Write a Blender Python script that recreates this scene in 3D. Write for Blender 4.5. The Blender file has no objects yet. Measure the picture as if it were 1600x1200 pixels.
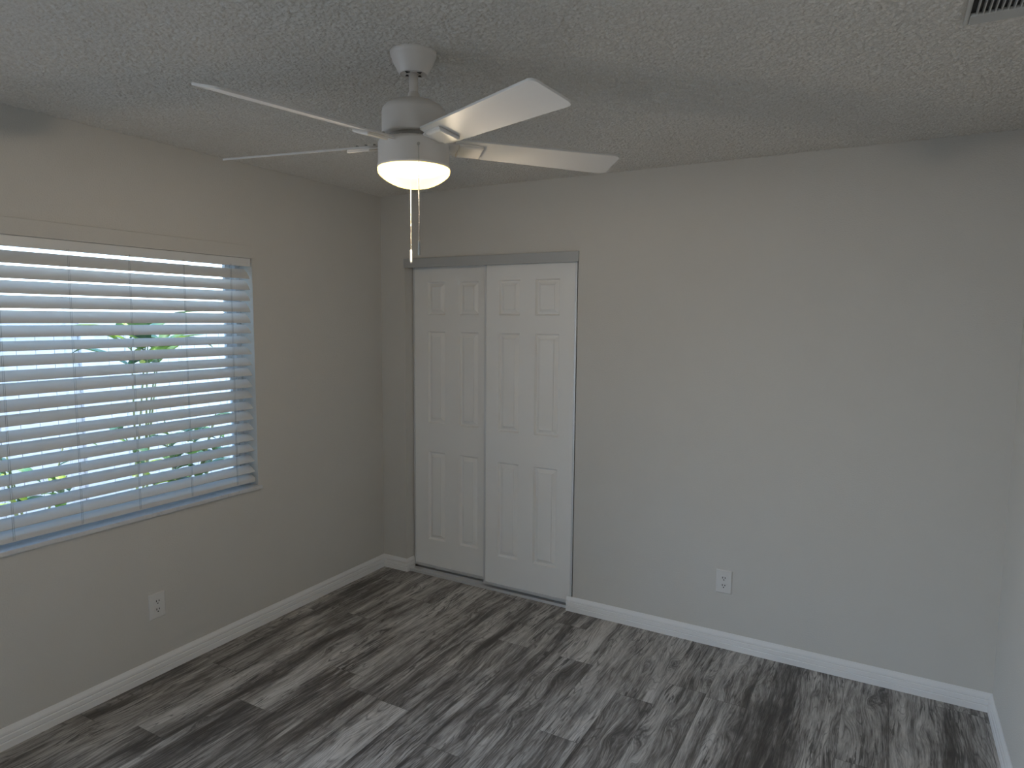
import bpy, math, random
import numpy as np
from mathutils import Vector, Matrix
random.seed(7)
S = bpy.context.scene
COL = S.collection
R = math.radians

# ------------------------------------------------------------------ camera
cam = bpy.data.cameras.new('camera')
camo = bpy.data.objects.new('camera', cam); COL.objects.link(camo)
cam.sensor_fit = 'HORIZONTAL'; cam.sensor_width = 36.0; cam.lens = 1041.56/1600*36
cam.clip_start = 0.05
yaw, pit, rol = -0.512285, -0.097583, 0.008719
f = Vector((math.sin(yaw)*math.cos(pit), math.cos(yaw)*math.cos(pit), math.sin(pit)))
r0 = Vector((math.cos(yaw), -math.sin(yaw), 0)); u0 = r0.cross(f)
r1 = r0*math.cos(rol)+u0*math.sin(rol); u1 = -r0*math.sin(rol)+u0*math.cos(rol)
camo.matrix_world = Matrix(((r1.x, u1.x, -f.x, 2.88383), (r1.y, u1.y, -f.y, -3.38713), (r1.z, u1.z, -f.z, 1.66715), (0, 0, 0, 1)))
S.camera = camo

# ------------------------------------------------------------------ world, sun, area light, exposure
wd = bpy.data.worlds.new('sky'); S.world = wd; wd.use_nodes = True
wn = wd.node_tree.nodes; wl = wd.node_tree.links
tc = wn.new('ShaderNodeTexCoord'); sx_ = wn.new('ShaderNodeSeparateXYZ'); wl.new(tc.outputs['Generated'], sx_.inputs[0])
gr = wn.new('ShaderNodeValToRGB'); wl.new(sx_.outputs[2], gr.inputs[0])
for (p_, c_), e_ in zip([(0.0, (.80, .91, 1, 1)), (.18, (.48, .80, 1, 1)), (.5, (.10, .46, 1, 1))], [gr.color_ramp.elements[0], gr.color_ramp.elements[1], gr.color_ramp.elements.new(.55)]):
    e_.position = p_; e_.color = c_
wl.new(gr.outputs[0], wn['Background'].inputs['Color'])
wn['Background'].inputs['Strength'].default_value = 4.8
sun = bpy.data.lights.new('sun', 'SUN'); sun.energy = 5.0; sun.angle = R(0.6); sun.color = (1, .96, .9)
suno = bpy.data.objects.new('sun', sun); COL.objects.link(suno)
suno.rotation_euler = Vector((.38, .25, -.89)).to_track_quat('-Z', 'Y').to_euler()
# added fill lamp, tinted like daylight, in the made-up left wall opening
dl = bpy.data.lights.new('added_fill_light', 'AREA'); dl.shape = 'RECTANGLE'; dl.size = 1.05; dl.size_y = 1.9
dl.energy = 18; dl.color = (.84, .92, 1.0); dl.spread = R(115)
dlo = bpy.data.objects.new('added_fill_light', dl); COL.objects.link(dlo)
dlo.location = (-.12, -3.6, 1.06); dlo.rotation_euler = Vector((1, .20, -.42)).to_track_quat('-Z', 'Y').to_euler()
S.view_settings.view_transform = 'Standard'; S.view_settings.look = 'None'
S.view_settings.gamma = 1; S.view_settings.use_curve_mapping = False
S.view_settings.exposure = 0.56
S.cycles.use_denoising = True
S.cycles.max_bounces = 10; S.cycles.diffuse_bounces = 6; S.cycles.transparent_max_bounces = 12
S.cycles.sample_clamp_indirect = 4

# ------------------------------------------------------------------ materials
def newmat(name):
    m = bpy.data.materials.new(name); m.use_nodes = True
    return m, m.node_tree.nodes, m.node_tree.links, m.node_tree.nodes['Principled BSDF']
class NT:
    """small node helper"""
    def __init__(s, m): s.n = m.node_tree.nodes; s.l = m.node_tree.links
    def put(s, sock, v):
        if isinstance(v, bpy.types.NodeSocket): s.l.new(v, sock)
        else: sock.default_value = v
    def math(s, op, a, b=0.0, c=0.0):
        k = s.n.new('ShaderNodeMath'); k.operation = op
        s.put(k.inputs[0], a); s.put(k.inputs[1], b); s.put(k.inputs[2], c)
        return k.outputs[0]
    def xyz(s, x, y, z):
        k = s.n.new('ShaderNodeCombineXYZ'); s.put(k.inputs[0], x); s.put(k.inputs[1], y); s.put(k.inputs[2], z)
        return k.outputs[0]
    def noise(s, vec, scale=1, detail=3, rough=.5, dist=0.0):
        k = s.n.new('ShaderNodeTexNoise'); s.l.new(vec, k.inputs['Vector'])
        k.inputs['Scale'].default_value = scale; k.inputs['Detail'].default_value = detail
        k.inputs['Roughness'].default_value = rough; k.inputs['Distortion'].default_value = dist
        return k.outputs[0]
    def ramp(s, v, pts):
        k = s.n.new('ShaderNodeValToRGB'); s.l.new(v, k.inputs[0])
        e = k.color_ramp.elements
        while len(e) < len(pts): e.new(.5)
        for q, (p, c) in zip(e, pts):
            q.position = p; q.color = (c[0], c[1], c[2], 1) if isinstance(c, tuple) else (c, c, c, 1)
        return k.outputs[0]
    def mix(s, fac, a, b, mode='MIX'):
        k = s.n.new('ShaderNodeMix'); k.data_type = 'RGBA'; k.blend_type = mode
        s.put(k.inputs[0], fac); s.put(k.inputs[6], a); s.put(k.inputs[7], b)
        return k.outputs[2]
    def coord(s, what='Object'):
        return s.n.new('ShaderNodeTexCoord').outputs[what]
    def sep(s, v):
        k = s.n.new('ShaderNodeSeparateXYZ'); s.l.new(v, k.inputs[0]); return k.outputs
    def bump(s, h, strength, dist, normal=None):
        k = s.n.new('ShaderNodeBump'); s.l.new(h, k.inputs['Height'])
        k.inputs['Strength'].default_value = strength; k.inputs['Distance'].default_value = dist
        if normal: s.l.new(normal, k.inputs['Normal'])
        return k.outputs[0]

def paint(name, col, rough=.6, bump=0.0, bscale=200, spec=.4, var=.03, metal=0.0):
    m, n, l, b = newmat(name); t = NT(m)
    co = t.coord('Object')
    v = t.noise(co, 6, 3)
    a = tuple(c*(1-var) for c in col)+(1,); z = tuple(min(1, c*(1+var)) for c in col)+(1,)
    l.new(t.mix(v, a, z), b.inputs['Base Color'])
    b.inputs['Roughness'].default_value = rough; b.inputs['Specular IOR Level'].default_value = spec
    b.inputs['Metallic'].default_value = metal
    if bump:
        l.new(t.bump(t.noise(co, bscale, 2), bump, .002), b.inputs['Normal'])
    return m

M_wall = paint('wall_paint', (.60, .585, .55), .75, .55, 170, .25, .02)
M_trim = paint('trim_paint', (.80, .80, .80), .38, .06, 120, .45, .015)
M_door = paint('door_paint', (.83, .83, .815), .5, .22, 260, .4, .015)
M_fan = paint('fan_enamel', (.73, .69, .645), .4, 0, 1, .45, .01)
M_blade = paint('blade_laminate', (.66, .64, .61), .42, .08, 90, .4, .02)
M_slat = paint('blind_slat', (.70, .705, .70), .3, .05, 60, .5, .015)
M_cord = paint('cord', (.30, .32, .34), .8)
M_alu = paint('aluminium', (.66, .67, .68), .38, 0, 1, .5, .02, .35)
M_frame = paint('window_frame_paint', (.74, .76, .78), .4)
M_plate = paint('plate_plastic', (.68, .675, .66), .32, 0, 1, .5, .01)
M_dark = paint('dark_slot', (.012, .012, .012), .6)
M_vent = paint('vent_enamel', (.50, .50, .48), .5)
M_screw = paint('steel_screw', (.35, .33, .30), .35, 0, 1, .5, .02, .9)
M_bead = paint('bead_metal', (.50, .47, .42), .28, 0, 1, .6, .02, .6)
M_knob = paint('knob_plastic', (.82, .80, .75), .35)
M_knob2 = paint('knob_smoke', (.42, .42, .41), .2)
M_fence = paint('vinyl', (.46, .45, .46), .45, 0, 1, .4, .03)
M_stem = paint('stem', (.20, .22, .10), .7, .2, 40)

def m_marble():
    m, n, l, b = newmat('marble_sill'); t = NT(m); co = t.coord('Object')
    v = t.noise(co, 18, 6, .6, 1.5)
    l.new(t.ramp(v, [(.25, (.46, .46, .47)), (.40, (.62, .63, .64)), (.7, (.70, .70, .70))]), b.inputs['Base Color'])
    b.inputs['Roughness'].default_value = .3
    return m
M_marble = m_marble()

def m_popcorn():
    m, n, l, b = newmat('popcorn_texture'); t = NT(m); co = t.coord('Object')
    v = t.noise(co, 3, 2)
    g = t.noise(co, 150, 2, .6)
    c = t.mix(v, (.71, .68, .63, 1), (.75, .72, .67, 1))
    l.new(t.mix(t.ramp(g, [(.38, 0.0), (.62, 1.0)]), t.mix(1.0, c, (.90, .89, .87, 1), 'MULTIPLY'), c), b.inputs['Base Color'])
    b.inputs['Roughness'].default_value = .9; b.inputs['Specular IOR Level'].default_value = .15
    l.new(t.bump(t.noise(co, 260, 3, .6), .6, .003), b.inputs['Normal'])
    return m
M_pop = m_popcorn()

def m_floor():
    m, n, l, b = newmat('vinyl_plank'); t = NT(m)
    X, Y, Z = t.sep(t.coord('Object'))
    PW, PL = .178, 1.22
    ux = t.math('DIVIDE', t.math('SUBTRACT', X, .126), PW)
    ix = t.math('FLOOR', ux)
    wn1 = n.new('ShaderNodeTexWhiteNoise'); wn1.noise_dimensions = '1D'; l.new(ix, wn1.inputs['W'])
    yo = t.math('MULTIPLY_ADD', wn1.outputs[0], 3.7, t.math('DIVIDE', Y, PL))
    iy = t.math('FLOOR', yo)
    wn2 = n.new('ShaderNodeTexWhiteNoise'); wn2.noise_dimensions = '2D'; l.new(t.xyz(ix, iy, 0.0), wn2.inputs['Vector'])
    rnd = wn2.outputs[0]; rc = t.sep(wn2.outputs[1])
    off = t.math('MULTIPLY', rnd, 37.0)
    # knots: stretched cells whose centres bend the grain around them
    vo = n.new('ShaderNodeTexVoronoi'); vo.voronoi_dimensions = '3D'
    wob = t.noise(t.xyz(t.math('MULTIPLY', X, 16), t.math('MULTIPLY', Y, 9), off), 1, 2)
    vx = t.math('MULTIPLY_ADD', wob, .5, t.math('MULTIPLY', X, 7.0)); vy = t.math('MULTIPLY_ADD', Y, 2.3, 0.0)
    l.new(t.xyz(vx, vy, off), vo.inputs['Vector']); vo.inputs['Scale'].default_value = 1.0
    kd = vo.outputs['Distance']
    bend = t.math('MULTIPLY', t.math('POWER', 2.718, t.math('MULTIPLY', kd, -7.0)), .05)
    xb = t.math('ADD', X, bend)
    w1 = t.noise(t.xyz(t.math('MULTIPLY', X, 5), t.math('MULTIPLY', Y, 1.6), off), 1, 2)
    xb = t.math('MULTIPLY_ADD', w1, .07, xb)
    # broad dark and pale streaks along the plank
    band = t.noise(t.xyz(t.math('MULTIPLY', xb, 13), t.math('MULTIPLY', Y, .9), off), 1, 4, .6)
    fine = t.noise(t.xyz(t.math('MULTIPLY', xb, 190), t.math('MULTIPLY', Y, 9), off), 1, 4, .7)
    mid = t.noise(t.xyz(t.math('MULTIPLY', xb, 52), t.math('MULTIPLY', Y, 4.5), off), 1, 5, .7)
    blot = t.noise(t.xyz(t.math('MULTIPLY', X, 11), t.math('MULTIPLY', Y, 5), off), 1, 3, .6)
    tone = t.math('MULTIPLY_ADD', t.math('SUBTRACT', band, .5), 1.75, .5)
    tone = t.math('MULTIPLY_ADD', t.math('SUBTRACT', fine, .5), 1.15, tone)
    tone = t.math('MULTIPLY_ADD', t.math('SUBTRACT', mid, .5), .85, tone)
    tone = t.math('MULTIPLY_ADD', t.math('SUBTRACT', blot, .5), .40, tone)
    tone = t.math('MULTIPLY_ADD', t.math('SUBTRACT', rc[0], .5), .22, tone)
    base = t.ramp(tone, [(.05, (.050, .042, .038)), (.30, (.130, .119, .110)), (.50, (.285, .268, .253)), (.74, (.49, .47, .447)), (1.0, (.66, .64, .615))])
    # growth rings: thin contour lines of a slow field stretched along the plank
    fld = t.noise(t.xyz(t.math('MULTIPLY', xb, 8.5), t.math('MULTIPLY', Y, .95), t.math('ADD', off, 9.0)), 1, 2, .45)
    fr_ = t.math('FRACT', t.math('MULTIPLY', fld, 26.0))
    ln = t.ramp(t.math('ABSOLUTE', t.math('SUBTRACT', fr_, .5)), [(.0, 1.0), (.16, 0.0)])
    lm = t.ramp(t.noise(t.xyz(t.math('MULTIPLY', X, 14), t.math('MULTIPLY', Y, 3.5), t.math('ADD', off, 3.0)), 1, 3, .6), [(.40, 0.0), (.60, 1.0)])
    base = t.mix(t.math('MULTIPLY', t.math('MULTIPLY', ln, lm), .75), base, (.055, .049, .046, 1))
    # fissures in the grain
    cr = t.noise(t.xyz(t.math('MULTIPLY', xb, 85), t.math('MULTIPLY', Y, 6.5), t.math('ADD', off, 5.0)), 1, 3, .6, .6)
    crk = t.ramp(cr, [(.54, 0.0), (.60, 1.0)])
    patch = t.ramp(t.noise(t.xyz(t.math('MULTIPLY', X, 9), t.math('MULTIPLY', Y, 2.4), off), 1, 2), [(.46, 0.0), (.58, 1.0)])
    crk = t.math('MULTIPLY', crk, patch)
    base = t.mix(t.math('MULTIPLY', crk, .82), base, (.045, .040, .038, 1))
    # knot cores with rings
    ring = t.math('SINE', t.math('MULTIPLY', t.math('MULTIPLY_ADD', mid, .12, kd), 95.0))
    kn = t.ramp(t.math('MULTIPLY_ADD', mid, .16, kd), [(.12, 1.0), (.33, 0.0)])
    kmask = t.math('MULTIPLY', kn, t.math('MULTIPLY_ADD', ring, .35, .55))
    ks = t.math('GREATER_THAN', t.sep(vo.outputs['Color'])[0], .35)
    base = t.mix(t.math('MULTIPLY', t.math('MULTIPLY', kmask, ks), .9), base, (.045, .041, .039, 1))
    # joints
    fx = t.math('FRACT', ux); fy = t.math('FRACT', yo)
    ex = t.math('MINIMUM', fx, t.math('SUBTRACT', 1.0, fx)); ey = t.math('MINIMUM', fy, t.math('SUBTRACT', 1.0, fy))
    sx = t.math('LESS_THAN', ex, .006); sy = t.math('LESS_THAN', ey, .0010)
    sm = t.math('MAXIMUM', sx, sy)
    base = t.mix(t.math('MULTIPLY', sm, .6), base, (.03, .028, .027, 1))
    l.new(base, b.inputs['Base Color'])
    l.new(t.ramp(fine, [(.2, .42), (.8, .56)]), b.inputs['Roughness'])
    b.inputs['Specular IOR Level'].default_value = .6
    h = t.math('SUBTRACT', fine, t.math('MULTIPLY', sm, .8))
    l.new(t.bump(h, .25, .0012), b.inputs['Normal'])
    return m
M_floor = m_floor()

def m_bowl():
    """frosted glass: lets the lamps behind it shine through and glows a warm cream itself"""
    m, n, l, b = newmat('frosted_glass'); t = NT(m)
    tr = n.new('ShaderNodeBsdfTransparent'); tr.inputs[0].default_value = (1, .96, .88, 1)
    em = n.new('ShaderNodeEmission')
    co = t.coord('Object')
    def hot(x, y, z, k):
        d = n.new('ShaderNodeVectorMath'); d.operation = 'DISTANCE'; l.new(co, d.inputs[0]); d.inputs[1].default_value = (x, y, z)
        return t.math('POWER', 2.718, t.math('MULTIPLY', d.outputs['Value'], -k))
    h = t.math('ADD', hot(-.045, -.06, -.045, 22), hot(.06, .05, -.02, 22))
    l.new(t.mix(h, (1.0, .70, .165, 1), (1.0, .76, .27, 1)), em.inputs[0])
    l.new(t.math('MULTIPLY_ADD', h, .4, 3.2), em.inputs[1])
    gl = n.new('ShaderNodeBsdfGlossy'); gl.inputs['Roughness'].default_value = .2
    mx = n.new('ShaderNodeMixShader'); mx.inputs[0].default_value = .80
    l.new(tr.outputs[0], mx.inputs[1]); l.new(em.outputs[0], mx.inputs[2])
    m2 = n.new('ShaderNodeMixShader'); m2.inputs[0].default_value = .04
    l.new(mx.outputs[0], m2.inputs[1]); l.new(gl.outputs[0], m2.inputs[2])
    l.new(m2.outputs[0], n['Material Output'].inputs[0])
    return m
M_bowl = m_bowl()

def m_glass():
    m, n, l, b = newmat('window_glass')
    tr = n.new('ShaderNodeBsdfTransparent'); tr.inputs[0].default_value = (.93, .96, .96, 1)
    gl = n.new('ShaderNodeBsdfGlossy'); gl.inputs['Roughness'].default_value = .02
    fr = n.new('ShaderNodeFresnel'); fr.inputs[0].default_value = 1.45
    mx = n.new('ShaderNodeMixShader'); l.new(fr.outputs[0], mx.inputs[0])
    l.new(tr.outputs[0], mx.inputs[1]); l.new(gl.outputs[0], mx.inputs[2])
    l.new(mx.outputs[0], n['Material Output'].inputs[0])
    return m
M_glass = m_glass()

def m_leaf(name, a, bcol):
    m, n, l, b = newmat(name); t = NT(m); co = t.coord('Object')
    v = t.noise(co, 7, 2)
    c = t.ramp(v, [(.35, a), (.62, bcol)])
    l.new(c, b.inputs['Base Color']); b.inputs['Roughness'].default_value = .45
    tl = n.new('ShaderNodeBsdfTranslucent'); l.new(c, tl.inputs[0])
    mx = n.new('ShaderNodeMixShader'); mx.inputs[0].default_value = .4
    l.new(b.outputs[0], mx.inputs[1]); l.new(tl.outputs[0], mx.inputs[2]); l.new(mx.outputs[0], n['Material Output'].inputs[0])
    return m
M_leaf1 = m_leaf('leaf_bright', (.09, .26, .09), (.45, .56, .06))
M_leaf2 = m_leaf('leaf_dark', (.035, .11, .07), (.14, .26, .06))

def m_ground():
    m, n, l, b = newmat('pale_gravel'); t = NT(m); co = t.coord('Object')
    l.new(t.ramp(t.noise(co, 30, 5, .7), [(.3, (.30, .28, .27)), (.7, (.50, .47, .46))]), b.inputs['Base Color'])
    b.inputs['Roughness'].default_value = .9
    l.new(t.bump(t.noise(co, 60, 3), .5, .02), b.inputs['Normal'])
    return m
M_ground = m_ground()

# ------------------------------------------------------------------ mesh builder
class MB:
    def __init__(s): s.v = []; s.f = []; s.sm = []
    def add(s, vs, fs, smooth=False):
        o = len(s.v); s.v += [tuple(p) for p in vs]
        s.f += [tuple(i+o for i in q) for q in fs]; s.sm += [smooth]*len(fs); return s
    def box(s, x0, x1, y0, y1, z0, z1):
        v = [(x, y, z) for z in (z0, z1) for y in (y0, y1) for x in (x0, x1)]
        return s.add(v, [(0, 2, 3, 1), (4, 5, 7, 6), (0, 1, 5, 4), (2, 6, 7, 3), (0, 4, 6, 2), (1, 3, 7, 5)])
    def lathe(s, prof, n=48, c=(0, 0, 0), smooth=True):
        """prof: (r, z) points from bottom or top; poles closed"""
        vs = []; fs = []; idx = []
        for r, z in prof:
            if r < 1e-6: idx.append([len(vs)]); vs.append((c[0], c[1], c[2]+z))
            else:
                idx.append(list(range(len(vs), len(vs)+n)))
                vs += [(c[0]+r*math.cos(2*math.pi*k/n), c[1]+r*math.sin(2*math.pi*k/n), c[2]+z) for k in range(n)]
        for A, B in zip(idx, idx[1:]):
            for k in range(n):
                a = A[k % len(A)]; a2 = A[(k+1) % len(A)]; b = B[k % len(B)]; b2 = B[(k+1) % len(B)]
                q = []
                for i in (a, a2, b2, b):
                    if i not in q: q.append(i)
                if len(q) >= 3: fs.append(tuple(q))
        return s.add(vs, fs, smooth)
    def tube(s, p, q, r, n=10, r2=None, smooth=True):
        p = Vector(p); q = Vector(q); d = (q-p).normalized(); r2 = r if r2 is None else r2
        a = d.orthogonal().normalized(); b = d.cross(a)
        vs = [p+(a*math.cos(2*math.pi*k/n)+b*math.sin(2*math.pi*k/n))*r for k in range(n)]
        vs += [q+(a*math.cos(2*math.pi*k/n)+b*math.sin(2*math.pi*k/n))*r2 for k in range(n)]
        s.add(vs, [(k, (k+1) % n, n+(k+1) % n, n+k) for k in range(n)], smooth)
        o = len(s.v)-2*n
        s.f += [tuple(o+k for k in reversed(range(n))), tuple(o+n+k for k in range(n))]; s.sm += [False, False]
        return s
    def sphere(s, c, r, n=8, m=5):
        return s.lathe([(r*math.sin(math.pi*i/m), -r*math.cos(math.pi*i/m)) if 0 < i < m else (0, -r*math.cos(math.pi*i/m)) for i in range(m+1)], n, c)
    def extrude(s, poly, path_fn, ts, close=True, smooth=False):
        """poly swept: path_fn(t, a, b) -> point"""
        n = len(poly); vs = [path_fn(t, a, b) for t in ts for a, b in poly]; fs = []
        for i in range(len(ts)-1):
            for k in range(n if close else n-1):
                fs.append((i*n+k, i*n+(k+1) % n, (i+1)*n+(k+1) % n, (i+1)*n+k))
        if close: fs += [tuple(reversed(range(n))), tuple((len(ts)-1)*n+k for k in range(n))]
        return s.add(vs, fs, smooth)
    def build(s, name, mat, parent=None, bevel=0, loc=None, recalc=True):
        me = bpy.data.meshes.new(name); me.from_pydata(s.v, [], s.f)
        me.polygons.foreach_set('use_smooth', s.sm)
        if recalc:
            import bmesh
            bm = bmesh.new(); bm.from_mesh(me); bmesh.ops.recalc_face_normals(bm, faces=bm.faces); bm.to_mesh(me); bm.free()
        me.materials.append(mat); me.update()
        o = bpy.data.objects.new(name, me); COL.objects.link(o)
        if loc: o.location = loc
        if parent: o.parent = parent
        if bevel:
            b = o.modifiers.new('bevel', 'BEVEL'); b.width = bevel; b.segments = 2; b.limit_method = 'ANGLE'; b.angle_limit = R(40)
        return o
def tag(o, label, cat, group=None, kind=None):
    o['label'] = label; o['category'] = cat
    if group: o['group'] = group
    if kind: o['kind'] = kind
    return o
def empty(name, loc=(0, 0, 0)):
    o = bpy.data.objects.new(name, None); o.empty_display_size = .1; COL.objects.link(o); o.location = loc; return o
def copy_tree(o, parent=None):
    c = o.copy(); COL.objects.link(c)
    if parent: c.parent = parent
    for ch in [k for k in bpy.data.objects if k.parent == o]: copy_tree(ch, c)
    return c

# ------------------------------------------------------------------ room shell
W, H, YR = 3.358, 2.44, -4.30      # right wall, ceiling, rear wall
X0, X1, ZH = .1935, 1.389, 2.02    # closet opening
WY0, WY1, WZ0, WZ1 = -2.86, -1.010, .770, 1.964   # window opening
DY0, DY1, DZ = -4.15, -3.05, 2.03   # unseen opening added in the left wall to let in more daylight

# floor also runs under the sliding doors into the closet
fl = MB().box(-.2, W+.12, YR-.1, .75, -.1, 0).build('floor', M_floor)
tag(fl, 'grey wood grain plank floor of the whole room', 'floor', kind='structure')

wlft = MB()
wlft.box(-.2, 0, YR-.1, DY0, 0, H+.35).box(-.2, 0, DY0, DY1, DZ, H+.35).box(-.2, 0, DY1, WY0, 0, H+.35).box(-.2, 0, WY1, .12, 0, H+.35)
wlft.box(-.2, 0, WY0, WY1, 0, WZ0).box(-.2, 0, WY0, WY1, WZ1, H+.35)
tag(wlft.build('wall_left', M_wall), 'plain greige wall with the window in it', 'wall', kind='structure')
wb = MB().box(0, X0, 0, .12, 0, H).box(X1, W+.12, 0, .12, 0, H).box(X0, X1, 0, .12, ZH, H)
tag(wb.build('wall_back', M_wall), 'plain greige wall with the closet opening', 'wall', kind='structure')
tag(MB().box(W, W+.12, YR-.1, 0, 0, H).build('wall_right', M_wall), 'sliver of greige wall at the right edge', 'wall', kind='structure')
wr = MB().box(0, W, YR-.1, YR, 0, H)
tag(wr.build('wall_rear', M_wall), 'greige wall behind the camera', 'wall', kind='structure')
# closet interior
wc = MB().box(-.2, 0, .12, .75, 0, H).box(1.9, 2.0, .12, .75, 0, H).box(-.2, 2.0, .75, .85, 0, H)
tag(wc.build('wall_closet', M_wall), 'inside walls of the closet behind the sliding doors', 'wall', kind='structure')

# popcorn ceiling: real bumps
def ceiling():
    st = .0031; xa, xb, ya, yb = 0.0, W, -2.75, 0.0
    nx = int((xb-xa)/st)+1; ny = int((yb-ya)/st)+1
    xs = np.linspace(xa, xb, nx); ys = np.linspace(ya, yb, ny)
    rng = np.random.default_rng(3)
    h = np.zeros((ny, nx), np.float32)
    def blobs(n, rmin, rmax, hmin, hmax):
        nonlocal h
        bx = rng.uniform(xa, xb, n); by = rng.uniform(ya, yb, n); br = rng.uniform(rmin, rmax, n); bh = rng.uniform(hmin, hmax, n)
        ci = np.clip(np.round((bx-xa)/st).astype(int), 0, nx-1); cj = np.clip(np.round((by-ya)/st).astype(int), 0, ny-1)
        k = int(rmax/st)+1
        for dj in range(-k, k+1):
            for di in range(-k, k+1):
                i = ci+di; j = cj+dj
                ok = (i >= 0) & (i < nx) & (j >= 0) & (j < ny)
                i = i[ok]; j = j[ok]
                d2 = ((xs[i]-bx[ok])**2+(ys[j]-by[ok])**2)/br[ok]**2
                val = bh[ok]*np.clip(1-d2, 0, 1)**.55
                np.maximum.at(h, (j, i), val.astype(np.float32))
    blobs(95000, .0036, .0066, .0030, .0072)
    blobs(90000, .0033, .0046, .0018, .0050)
    vent = ((xs > 3.0) & (xs < W))[None, :] & ((ys > -1.50) & (ys < -1.235))[:, None]
    h[vent] = 0
    h[:, 0] = h[:, -1] = 0; h[0, :] = 0; h[-1, :] = 0
    gx, gy = np.meshgrid(xs, ys)
    co = np.stack([gx, gy, H-h], -1).reshape(-1, 3)
    a = (np.arange(ny-1)[:, None]*nx+np.arange(nx-1)[None]).reshape(-1)
    q = np.stack([a, a+nx, a+nx+1, a+1], -1)
    # plain remainder behind and the slab above
    ex = np.array([(0, YR-.1, H), (W, YR-.1, H), (W, ya, H), (0, ya, H),
                   (-.2, YR-.1, H+.12), (W+.12, YR-.1, H+.12), (W+.12, .85, H+.12), (-.2, .85, H+.12),
                   (-.2, .12, H), (2.0, .12, H), (2.0, .85, H), (-.2, .85, H)], float)
    o = len(co); co = np.vstack([co, ex])
    eq = np.array([(0, 3, 2, 1), (4, 5, 6, 7), (8, 11, 10, 9)])+o
    q = np.vstack([q, eq]).astype(np.int32)
    me = bpy.data.meshes.new('ceiling')
    me.vertices.add(len(co)); me.vertices.foreach_set('co', co.astype(np.float32).ravel())
    me.loops.add(q.size); me.loops.foreach_set('vertex_index', q.ravel())
    me.polygons.add(len(q)); me.polygons.foreach_set('loop_start', np.arange(0, q.size, 4, dtype=np.int32))
    me.polygons.foreach_set('use_smooth', np.ones(len(q), bool))
    me.update(calc_edges=True); me.validate()
    me.materials.append(M_pop)
    ob = bpy.data.objects.new('ceiling', me); COL.objects.link(ob)
    tag(ob, 'off white popcorn textured ceiling above the whole room', 'ceiling', kind='structure')
ceiling()

# baseboards: moulded profile swept along the walls
PROF = [(0, 0), (.014, 0), (.014, .026), (.0095, .029), (.0135, .0335), (.0125, .050), (.0080, .0535), (.0115, .058), (.0105, .066), (.005, .078), (.003, .083), (0, .083)]
def baseboard(name, pts, label, closed_ends=True):
    """pts: wall-line corners; the board stands to the right of the walking direction (mitred)"""
    mb = MB(); n = len(pts); P = [Vector((p[0], p[1], 0)) for p in pts]; offs = []
    for i in range(n):
        ds = []
        if i > 0: ds.append((P[i]-P[i-1]).normalized())
        if i < n-1: ds.append((P[i+1]-P[i]).normalized())
        ns = [Vector((d.y, -d.x, 0)) for d in ds]
        if len(ns) == 1: offs.append(ns[0])
        else: offs.append((ns[0]+ns[1])/(1+ns[0].dot(ns[1])))
    mb.extrude(PROF, lambda t, a, b: P[t]+offs[t]*a+Vector((0, 0, b)), range(n))
    o = mb.build(name, M_trim); tag(o, label, 'baseboard', kind='structure'); return o
baseboard('baseboard_left', [(0, DY1), (0, 0), (X0, 0), (X0, .072)], 'white moulded baseboard under the window, wrapping into the closet jamb')
baseboard('baseboard_back', [(1.354, 0), (W, 0), (W, YR)], 'white moulded baseboard right of the closet and along the right wall')

# lintel patch above the window
tag(MB().box(0, .007, WY0-.03, WY1+.012, WZ1, 2.029).build('trim_1', M_wall, bevel=.002), 'smooth plaster band above the window', 'trim', kind='structure')
# marble sill
tag(MB().box(-.10, .014, WY0-.02, WY1+.02, .752, .7715).build('trim_2', M_marble, bevel=.004), 'grey veined marble sill under the blind', 'window sill', kind='structure')

# ------------------------------------------------------------------ window
win = empty('window_1', (-.13, (WY0+WY1)/2, WZ0)); tag(win, 'white framed single hung window behind the blind', 'window', kind='structure')
wo = Vector(win.location)
def wpart(mb, name, mat, parent=win, bevel=.002):
    o = mb.build(name, mat, parent, bevel)
    if parent == win: o.matrix_parent_inverse = Matrix.Translation(-wo)
    return o
fr = MB(); xf0, xf1 = -.165, -.10; zb, zt = .7715, WZ1
fr.box(xf0, xf1, WY0, WY0+.045, zb, zt).box(xf0, xf1, WY1-.028, WY1, zb, zt)
fr.box(xf0, xf1, WY0+.045, WY1-.028, zb, zb+.03).box(xf0, xf1, WY0+.045, WY1-.028, zt-.014, zt)
wpart(fr, 'window_frame', M_frame)
zm = 1.365
def sash(xa, xb, z0, z1):
    m = MB(); a, b = WY0+.045, WY1-.028; s = .030
    st = .016 if z1 > 1.8 else s
    m.box(xa, xb, a, a+s, z0, z1).box(xa, xb, b-s, b, z0, z1).box(xa, xb, a+s, b-s, z0, z0+s).box(xa, xb, a+s, b-s, z1-st, z1)
    o = wpart(m, 'sash', M_frame)
    g = MB().box((xa+xb)/2-.002, (xa+xb)/2+.002, a+s, b-s, z0+s, z1-st)
    gp = g.build('pane', M_glass, o); return o
sash(-.162, -.138, zm-.02, zt-.014)
sash(-.130, -.106, zb+.03, zm+.02)

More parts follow.
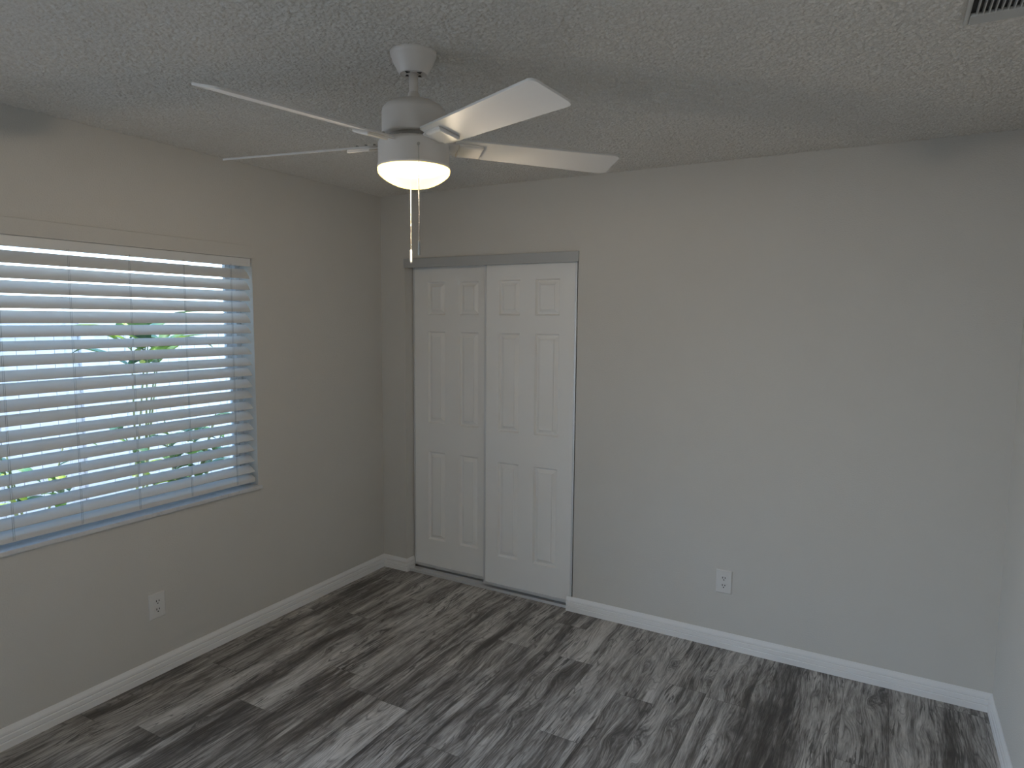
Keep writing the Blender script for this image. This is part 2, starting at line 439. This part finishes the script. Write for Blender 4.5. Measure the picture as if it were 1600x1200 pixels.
# ------------------------------------------------------------------ blind
BY0, BY1 = WY0+.012, WY1-.012
bl = empty('window_blind', (-.03, (BY0+BY1)/2, WZ1)); tag(bl, 'white wide slat window blind hanging partly closed in the window recess', 'blind')
bo = Vector(bl.location)
def bpart(mb, name, mat, bevel=0):
    o = mb.build(name, mat, bl, bevel); o.matrix_parent_inverse = Matrix.Translation(-bo); return o
bpart(MB().box(-.017, -.005, BY0-.005, BY1+.006, 1.9225, 1.9636), 'valance', M_slat, .002)
bpart(MB().box(-.070, -.020, BY0, BY1, 1.934, 1.962), 'headrail', M_slat, .002)
SL = [(1.8601, 50.8), (1.8028, 51.5), (1.7467, 50.6), (1.691, 49.7), (1.634, 48.7), (1.5817, 41.6), (1.5292, 32.8), (1.4718, 36.7), (1.4143, 35.6), (1.3596, 43.1), (1.299, 39.3), (1.2435, 35.2), (1.1856, 31.1), (1.1299, 35.9), (1.074, 31.8), (1.0181, 27.7), (.9608, 30.9), (.9034, 28.2), (.8471, 30.1)]
SW = .0635
def slat_mesh(z, ang, w=SW, th=.0028, crown=.0035):
    a = R(ang); n = 8; poly = []
    dx, dz = -math.cos(a), math.sin(a)      # from room edge outward and up
    nx, nz = math.sin(a), math.cos(a)       # face towards the room
    for k in range(n+1):
        s = k/n; c = crown*(1-(2*s-1)**2)
        poly.append((-.006+dx*s*w+nx*(c+th/2), z+dz*s*w+nz*(c+th/2)))
    for k in reversed(range(n+1)):
        s = k/n; c = crown*(1-(2*s-1)**2)
        poly.append((-.006+dx*s*w+nx*(c-th/2), z+dz*s*w+nz*(c-th/2)))
    mb = MB(); mb.extrude(poly, lambda t, p, q: (p, t, q), [BY0, BY1], smooth=False)
    return mb
for z, a in SL:
    o = bpart(slat_mesh(z, a), 'slat', M_slat)
    o.data.polygons.foreach_set('use_smooth', [abs(p.normal.y) < .5 for p in o.data.polygons])
    o.modifiers.new('edges', 'EDGE_SPLIT').split_angle = R(30)
# bottom rail, tilted like the slats
def rail():
    poly = [(-.056, .836), (-.010, .8155), (-.007, .8125), (-.007, .7955), (-.010, .7925), (-.056, .8135)]
    return MB().extrude(poly, lambda t, p, q: (p, t, q), [BY0, BY1])
bpart(rail(), 'bottom_rail', M_slat, .001)
for y in (-1.135, -1.392, -1.650, -1.898, -2.150, -2.405, -2.66):
    c = MB()
    for dy in (-.0028, .0028):
        c.tube((-.0045, y+dy, .80), (-.0045, y+dy, 1.930), .00055, 6)
        c.tube((-.0660, y+dy, .82), (-.0660, y+dy, 1.930), .00055, 6)
    bpart(c, 'ladder_cord', M_cord)

# ------------------------------------------------------------------ closet sliding doors
PZ = [(.216, .803), (.991, 1.582), (1.687, 1.894)]
def closet_door(name, xa, xb, panels, y, z0, z1, label):
    mb = MB(); th = .030
    root = None
    xs = sorted([xa, xb]+[v for p in panels for v in p]); zs = sorted([z0, z1]+[v for p in PZ for v in p])
    cells = {(p, q) for p in panels for q in PZ}
    for i in range(len(xs)-1):
        for k in range(len(zs)-1):
            x_, X_, z_, Z_ = xs[i], xs[i+1], zs[k], zs[k+1]
            if ((x_, X_), (z_, Z_)) in cells:
                rings = [(0, 0), (.0080, .0155), (.0120, .0155), (.0325, .0040), (.0340, 0)]
                prev = None
                for ins, dep in rings:
                    cur = [(x_+ins, y+dep, z_+ins), (X_-ins, y+dep, z_+ins), (X_-ins, y+dep, Z_-ins), (x_+ins, y+dep, Z_-ins)]
                    if prev:
                        for e in range(4): mb.add([prev[e], prev[(e+1) % 4], cur[(e+1) % 4], cur[e]], [(0, 1, 2, 3)])
                    prev = cur
                mb.add(prev, [(0, 1, 2, 3)])
            else: mb.add([(x_, y, z_), (X_, y, z_), (X_, y, Z_), (x_, y, Z_)], [(0, 1, 2, 3)])
    mb.add([(xa, y+th, z0), (xb, y+th, z0), (xb, y+th, z1), (xa, y+th, z1)], [(3, 2, 1, 0)])
    mb.add([(xa, y, z0), (xa, y+th, z0), (xa, y+th, z1), (xa, y, z1)], [(3, 2, 1, 0)])
    mb.add([(xb, y, z0), (xb, y+th, z0), (xb, y+th, z1), (xb, y, z1)], [(0, 1, 2, 3)])
    mb.add([(xa, y, z0), (xb, y, z0), (xb, y+th, z0), (xa, y+th, z0)], [(3, 2, 1, 0)])
    mb.add([(xa, y, z1), (xb, y, z1), (xb, y+th, z1), (xa, y+th, z1)], [(0, 1, 2, 3)])
    o = mb.build(name, M_door, recalc=False)
    tag(o, label, 'door', 'sliding closet doors', 'structure')
    for x in (xa, xb):
        s = -1 if x == xa else 1
        e = MB().box(min(x-s*.010, x+s*.003), max(x-s*.010, x+s*.003), y-.0035, y+th+.003, z0-.004, z1)
        k = e.build('edge_trim', M_alu, o, .001); k['label'] = 'satin metal edge channel'
    e = MB().box(xa, xb, y-.003, y+th+.003, z0-.006, z0+.012)
    k = e.build('bottom_channel', M_alu, o, .001); k['label'] = 'satin metal bottom channel'
    return o
closet_door('door_1', .200, .795, [(.313, .447), (.556, .695)], .080, .032, 2.005, 'white six panel sliding closet door on the left, set further back')
closet_door('door_2', .771, 1.367, [(.867, 1.008), (1.109, 1.263)], .034, .030, 2.005, 'white six panel sliding closet door on the right, in front')
# header fascia and floor track
hd = MB().box(X0-.002, X1+.004, -.012, .0, 1.980, 2.038).box(X0, X1, 0, .11, 2.008, 2.02)
tag(hd.build('trim_3', paint('fascia_paint', (.43, .44, .44), .4), bevel=.002), 'grey white metal fascia over the sliding closet doors', 'trim', kind='structure')
tk = MB().box(X0+.004, 1.352, .012, .115, 0, .006)
for y in (.014, .066, .112): tk.box(X0+.004, 1.352, y-.0022, y+.0022, .006, .016)
tag(tk.build('trim_4', M_alu, bevel=.001), 'low metal floor track under the closet doors', 'trim', kind='structure')

# ------------------------------------------------------------------ outlets
def outlet(name, label):
    """faces -Y, centred on the origin, back at y=0"""
    o = empty(name); tag(o, label, 'outlet', 'duplex wall outlets')
    w, h = .0395, .060
    pl = MB(); fr_ = [(w, h, 0), (w, h, -.0025), (w-.004, h-.004, -.0058)]
    prev = None
    for a, b, y in fr_:
        cur = [(-a, y, -b), (a, y, -b), (a, y, b), (-a, y, b)]
        if prev:
            for e in range(4): pl.add([prev[e], prev[(e+1) % 4], cur[(e+1) % 4], cur[e]], [(0, 1, 2, 3)])
        else: pl.add(cur, [(3, 2, 1, 0)])
        prev = cur
    pl.add(prev, [(0, 1, 2, 3)]); pl.build('cover_plate', M_plate, o, .0008)
    for zc in (.0195, -.0195):
        rc = MB(); n = 24; pts = []
        for k in range(n):
            a = 2*math.pi*k/n
            pts.append((max(-.0165, min(.0165, .0172*math.cos(a)))*1.0, max(-.0135, min(.0135, .0172*math.sin(a)))+zc))
        rc.extrude(pts, lambda t, a, b: (a, t, b), [-.004, -.0076])
        r_ = rc.build('receptacle', M_plate, o, .0005)
        for x, hh in ((-.0063, .0046), (.0063, .0038)):
            s_ = MB().box(x-.0018, x+.0018, -.0079, -.0070, zc+.003-hh, zc+.003+hh).build('slot', M_dark, r_); s_['label'] = 'dark slot'
        g = MB(); g.tube((0, -.0070, zc-.0082), (0, -.0079, zc-.0082), .0030, 14)
        s_ = g.build('slot', M_dark, r_); s_['label'] = 'dark round slot'
    MB().tube((0, -.0050, 0), (0, -.0068, 0), .0032, 14).build('screw', M_plate, o)
    return o
o1 = outlet('wall_outlet', 'white duplex outlet low on the back wall right of the closet')
o1.location = (2.2255, 0, .347)
o2 = copy_tree(o1); o2.location = (0, -1.5975, .332); o2.rotation_euler = (0, 0, R(90))
o2['label'] = 'white duplex outlet low on the left wall under the window'

# ------------------------------------------------------------------ ceiling vent
VX0, VX1, VY0, VY1 = 3.008, 3.335, -1.49, -1.240
vt = empty('ceiling_vent', ((VX0+VX1)/2, (VY0+VY1)/2, H)); tag(vt, 'white louvred air vent on the ceiling in the top right corner', 'vent')
vo_ = Vector(vt.location)
def vpart(mb, name, mat, bevel=0):
    o = mb.build(name, mat, vt, bevel); o.matrix_parent_inverse = Matrix.Translation(-vo_); return o
ix0, ix1, iy0, iy1 = VX0+.010, VX1-.026, VY0+.040, VY1-.062
vf = MB()
vf.box(VX0, ix0, VY0, VY1, H-.010, H).box(ix1, VX1, VY0, VY1, H-.010, H).box(ix0, ix1, VY0, iy0, H-.010, H).box(ix0, ix1, iy1, VY1, H-.010, H)
vpart(vf, 'frame', M_vent, .004)
vpart(MB().box(ix0-.004, ix1+.004, iy0-.004, iy1+.004, H-.0015, H-.0005), 'backing', M_dark)
x = ix0+.0125
while x < ix1-.004:
    c = MB(); poly = [(-.0009, 0), (.0009, 0), (.0035, -.009), (.0017, -.009)]
    c.extrude(poly, lambda t, a, b: (x+a, t, H-.0012+b), [iy0, iy1])
    vpart(c, 'vane', M_vent); x += .0125

# ------------------------------------------------------------------ ceiling fan
FX, FY = 1.632, -1.765
fan = empty('ceiling_fan', (FX, FY, H)); tag(fan, 'white ceiling fan with long flat blades and a lit glass bowl', 'ceiling fan')
def fpart(mb, name, mat, bevel=0, parent=None):
    return mb.build(name, mat, parent or fan, bevel)
def lz(pts): return [(r, z-H) for r, z in pts]
fpart(MB().lathe(lz([(0, 2.440), (.067, 2.440), (.0675, 2.434), (.067, 2.428), (.0645, 2.4265), (.0640, 2.421), (.060, 2.410), (.0450, 2.381), (.0425, 2.3765), (.0415, 2.3745), (.039, 2.373), (.0375, 2.375), (.030, 2.377), (0, 2.377)])), 'canopy', M_fan)
can = [o for o in bpy.data.objects if o.name == 'canopy'][0]
for a in (-102, -2, 78, 178):
    a = R(a); cs = MB()
    tri = [(.019, -.008), (.031, 0), (.019, .008)]
    cs.extrude(tri, lambda t, p, q: (p*math.cos(a)-q*math.sin(a), p*math.sin(a)+q*math.cos(a), t), [2.3764-H, 2.3752-H])
    k = cs.build('slot', M_dark, can); k['label'] = 'dark hanger slot'
fpart(MB().tube((0, 0, 2.385-H), (0, 0, 2.300-H), .0135, 24).lathe(lz([(.0135, 2.325), (.0175, 2.318), (.0190, 2.303), (.021, 2.298)]), 24), 'downrod', M_fan)
fpart(MB().lathe(lz([(0, 2.302), (.020, 2.302), (.045, 2.299), (.066, 2.293), (.082, 2.284), (.0905, 2.274), (.0925, 2.264), (.0925, 2.206), (.0915, 2.2025), (.088, 2.2005), (.060, 2.2005), (0, 2.2005)]), 64), 'motor_housing', M_fan)
fpart(MB().lathe(lz([(0, 2.201), (.070, 2.201), (.072, 2.199), (.072, 2.188), (.064, 2.183), (0, 2.183)]), 48), 'rotor', paint('rotor_grey', (.42, .40, .37), .5))
kit = fpart(MB().lathe(lz([(0, 2.1835), (.096, 2.1835), (.1025, 2.180), (.1045, 2.174), (.1045, 2.116), (.107, 2.113), (.107, 2.106), (.100, 2.104), (0, 2.106)]), 64), 'light_kit', M_fan)
# bowl open at the top, wall curving to the bottom
bp = [(.1045, 2.108), (.1062, 2.104), (.1063, 2.098), (.1050, 2.092), (.1010, 2.0865), (.0925, 2.0790), (.0810, 2.0710), (.0670, 2.0635), (.0510, 2.0570), (.0330, 2.0525), (.0160, 2.0505), (0, 2.050)]
bw = fpart(MB().lathe([(r, z-2.108) for r, z in bp], 64), 'glass_bowl', M_bowl); bw.location = (0, 0, 2.108-H)
bw['label'] = 'glowing cream frosted glass bowl'
for lx, ly, en in ((0, 0, 36), (-.050, -.034, 6), (.050, .034, 6)):
    pl_ = bpy.data.lights.new('bulb_light', 'POINT'); pl_.energy = en; pl_.color = (1, .86, .71); pl_.shadow_soft_size = .022
    po = bpy.data.objects.new('bulb_light', pl_); COL.objects.link(po); po.parent = fan; po.location = (lx, ly, 2.0835-H)

# blades
A0, RT, HW, PIT, ZC, DR, TX, TY, HW0 = -24.61, .648, .0615, .2564, 2.1748+.004, .0161, -.0121, .0081, .0495
def blade_at(r, s, a, dz=0):
    """point on the blade: r along the blade, s across (-: clockwise side)"""
    d = Vector((math.cos(a), math.sin(a))); n = Vector((-d.y, d.x))
    o = d*r+n*s*math.cos(PIT)
    return Vector((o.x, o.y, ZC-H-s*math.sin(PIT)-DR*(r-.1)+TX*o.x+TY*o.y+dz))
def outline():
    pts = []
    def arc(r, s, rad, a0, a1, n=6):
        for k in range(n+1):
            t = R(a0+(a1-a0)*k/n); pts.append((r+rad*math.cos(t), s+rad*math.sin(t)))
    rr = .018
    arc(RT-rr, HW-rr, rr, 90, 0); arc(RT-rr, -HW+rr, rr, 0, -90)
    rr = .012
    arc(.118+rr, -HW0+rr, rr, -90, -180); arc(.118+rr, HW0-rr, rr, 180, 90)
    return pts
OUT = outline()
for i in range(5):
    a = R(A0+72*i+(2.5 if i == 2 else 0)); DR = .0161 if i != 2 else -.012
    mb = MB(); n = len(OUT)
    vs = [blade_at(r, s, a, +.003) for r, s in OUT]+[blade_at(r, s, a, -.003) for r, s in OUT]
    mb.add(vs, [tuple(range(n)), tuple(reversed(range(n, 2*n)))]+[(k, n+k, n+(k+1) % n, (k+1) % n) for k in range(n)])
    b = fpart(mb, 'blade', M_blade, .0008)
    # iron: arm from the rotor, tapering, and a raised cover plate under the blade root
    ir = MB()
    sec = [(.066, .020, -.004), (.100, .026, -.006), (.128, .034, -.0065), (.205, .034, -.0065)]
    top = [];
    for r, hw_, dz in sec: top.append([blade_at(r, -hw_, a, dz+.0032), blade_at(r, hw_, a, dz+.0032), blade_at(r, hw_, a, dz), blade_at(r, -hw_, a, dz)])
    top[0] = [Vector((p.x, p.y, 2.193-H+(.0015 if j < 2 else -.0015))) for j, p in enumerate(top[0])]
    vs = [p for t in top for p in t]; fs = [(0, 1, 2, 3), (12, 15, 14, 13)]
    for q in range(3):
        for e in range(4): fs.append((q*4+e, q*4+(e+1) % 4, q*4+4+(e+1) % 4, q*4+4+e))
    ir.add(vs, fs)
    cover = []
    for ins, dz in ((0, -.0060), (.0, -.0110), (.004, -.0135)):
        cover.append([blade_at(.132+ins, -.032+ins, a, dz), blade_at(.207-ins, -.032+ins, a, dz), blade_at(.207-ins, .032-ins, a, dz), blade_at(.132+ins, .032-ins, a, dz)])
    vs = [p for t in cover for p in t]; fs = [(0, 1, 2, 3), (8, 11, 10, 9)]
    for q in range(2):
        for e in range(4): fs.append((q*4+e, q*4+(e+1) % 4, q*4+4+(e+1) % 4, q*4+4+e))
    ir.add(vs, fs)
    fpart(ir, 'blade_iron', M_fan, .0006, b)
    for r, s in ((.145, -.026), (.145, .026), (.190, 0)):
        p = blade_at(r, s, a, .003); q = blade_at(r, s, a, .0065)
        sc_ = MB().tube(p, q, .004, 10); fpart(sc_, 'screw', M_screw, 0, b)

# pull chains
def chain(ang, ztop, zbot, kz, kmat, klabel, clip):
    a = R(ang); x, y = .112*math.cos(a), .112*math.sin(a)
    mb = MB(); z = ztop
    mb.tube((x*.92, y*.92, ztop), (x, y, ztop), .0042, 12)
    while z > zbot:
        mb.sphere((x, y, z), .0019, 8, 5); z -= .0042
    mb.tube((x, y, ztop), (x, y, zbot), .0005, 5)
    mb.tube((x, y, clip+.004), (x, y, clip-.004), .0023, 8)
    mb.v = [(p[0], p[1], p[2]-H) for p in mb.v]
    c = fpart(mb, 'pull_chain', M_bead)
    kb = MB().lathe([(0, kz), (.0022, kz), (.0034, kz-.004), (.0036, kz-.010), (.0036, kz-.036), (.0030, kz-.041), (0, kz-.0425)], 16, (x, y, -H))
    k = fpart(kb, 'pull_knob', kmat, 0, c); k['label'] = klabel
chain(-45.5, 2.153, 1.886, 1.886, M_knob2, 'smoky clear pull knob', 2.00)
chain(133, 2.150, 1.880, 1.881, M_knob, 'white pull knob', 1.955)

# ------------------------------------------------------------------ outdoors, seen through the gaps of the blind, plus added slabs that shape daylight
tag(MB().box(-14, -.2, -14, 12, -.4, -.2).build('ground', M_ground), 'pale gravel ground outside the window', 'ground', kind='structure')
tag(MB().box(-.9, -.2, -2.98, 3.0, 2.50, 2.60).build('sun_block_eave', M_fence), 'added white overhang outside above the window, shading the blind from sun', 'roof', kind='structure')  # overhang added to keep direct sun off the blind slats
tag(MB().box(-3.2, -.2, -6.5, -2.98, 2.42, 2.56).build('sun_block_roof', M_fence), 'added white flat roof outside, left of the window, blocking sun and sky', 'roof', kind='structure')  # unseen roof slab added to cut sun and sky at the side opening
tag(MB().box(-3.2, -.2, -6.5, -2.98, -.2, -.12).build('bounce_cut_slab', paint('grey_concrete', (.20, .195, .19), .85, .4, 90)), 'added grey concrete slab outside, left of the window, dimming ground bounce', 'patio', kind='structure')  # unseen dark slab added to weaken light bounced up to the ceiling
fe = empty('vinyl_fence', (-3.5, 0, -.2)); tag(fe, 'pale privacy fence across the yard behind the shrubs', 'fence')
y = -7.2
while y < 7.0:
    MB().box(-.06, .06, y-.06, y+.06, 0, 1.90).build('post', M_fence, fe, .004)
    pn = MB(); q = y+.06
    while q < y+1.74-.02:
        q2 = min(q+.148, y+1.74); pn.box(-.02, .02, q, q2-.004, .12, 1.72); pn.box(-.012, .012, q2-.004, q2, .12, 1.72); q = q2
    pn.box(-.03, .03, y+.06, y+1.74, .05, .15).box(-.03, .03, y+.06, y+1.74, 1.68, 1.80)
    pn.build('panel', M_fence, fe)
    y += 1.80

def leaf(mb, base, d, L, w, droop, fold=.25, n=7):
    """one arching leaf blade with a folded midrib and some thickness"""
    d = Vector(d).normalized(); up = Vector((0, 0, 1)); side = d.cross(up)
    if side.length < .1: side = Vector((1, 0, 0))
    side.normalize(); p = Vector(base); vs = []; fs = []
    cur = d.copy()
    for k in range(n+1):
        t = k/n; ww = w*math.sin(math.pi*min(1, .08+.92*t))**.8*.5+.0008
        nn = side.cross(cur).normalized()
        vs += [p-side*ww+nn*ww*fold, p+nn*.0006, p+side*ww+nn*ww*fold, p+side*ww+nn*(ww*fold-.0012), p-nn*.0012, p-side*ww+nn*(ww*fold-.0012)]
        p = p+cur*(L/n); cur = (cur-up*droop/n).normalized()
    for k in range(n):
        for e in range(6): fs.append((k*6+e, k*6+(e+1) % 6, k*6+6+(e+1) % 6, k*6+6+e))
    fs += [(5, 4, 3, 2, 1, 0), tuple(n*6+e for e in range(6))]
    mb.add(vs, fs, True)
def plant(name, x, y, stems, nleaf, L, w, zlo, zhi, spread, mats, label, seed, cat='shrub', up=.5):
    rnd = random.Random(seed)
    root = empty(name, (x, y, -.2)); tag(root, label, cat)
    st = MB(); fol = [MB() for _ in mats]
    for s in range(stems):
        a = rnd.uniform(0, 2*math.pi); q = spread*rnd.uniform(.2, 1); hz = rnd.uniform(zlo*.6+zhi*.4, zhi)+.2
        p0 = Vector((rnd.uniform(-.05, .05), rnd.uniform(-.05, .05), 0)); p1 = Vector((q*math.cos(a), q*math.sin(a), hz))
        pm = (p0+p1)/2+Vector((-p1.x*.15, -p1.y*.15, .04))
        st.tube(p0, pm, .010, 8, .008); st.tube(pm, p1, .008, 8, .004)
        for k in range(nleaf):
            t = max(0, (zlo+.2)/hz); t = t+(1-t)*(k+rnd.random())/nleaf
            p = pm.lerp(p1, (t-.5)*2) if t > .5 else p0.lerp(pm, t*2)
            b = rnd.uniform(0, 2*math.pi)
            leaf(fol[rnd.randrange(len(mats))], p, (math.cos(b), math.sin(b), up+rnd.uniform(-.2, .4)), L*rnd.uniform(.7, 1.15), w*rnd.uniform(.8, 1.15), rnd.uniform(.5, 1.5))
    st.build('stem', M_stem, root)
    for m, fb in zip(mats, fol): fb.build('foliage', m, root)
plant('broad_leaf_plant', -1.75, -.60, 5, 5, .50, .12, 1.28, 1.72, .34, [M_leaf1, M_leaf2], 'tall bright green broad leaved plant nearest the middle of the window', 4, 'plant', .55)
plant('leafy_shrub', -1.35, -.52, 9, 9, .20, .07, .45, 1.22, .42, [M_leaf2, M_leaf2, M_leaf1], 'dense dark green shrub low behind the right half of the window', 9, 'shrub')
plant('leafy_shrub', -1.30, -1.50, 5, 6, .18, .06, .55, 1.02, .22, [M_leaf1, M_leaf1, M_leaf2], 'small yellow green shrub low behind the left half of the window', 21, 'shrub')
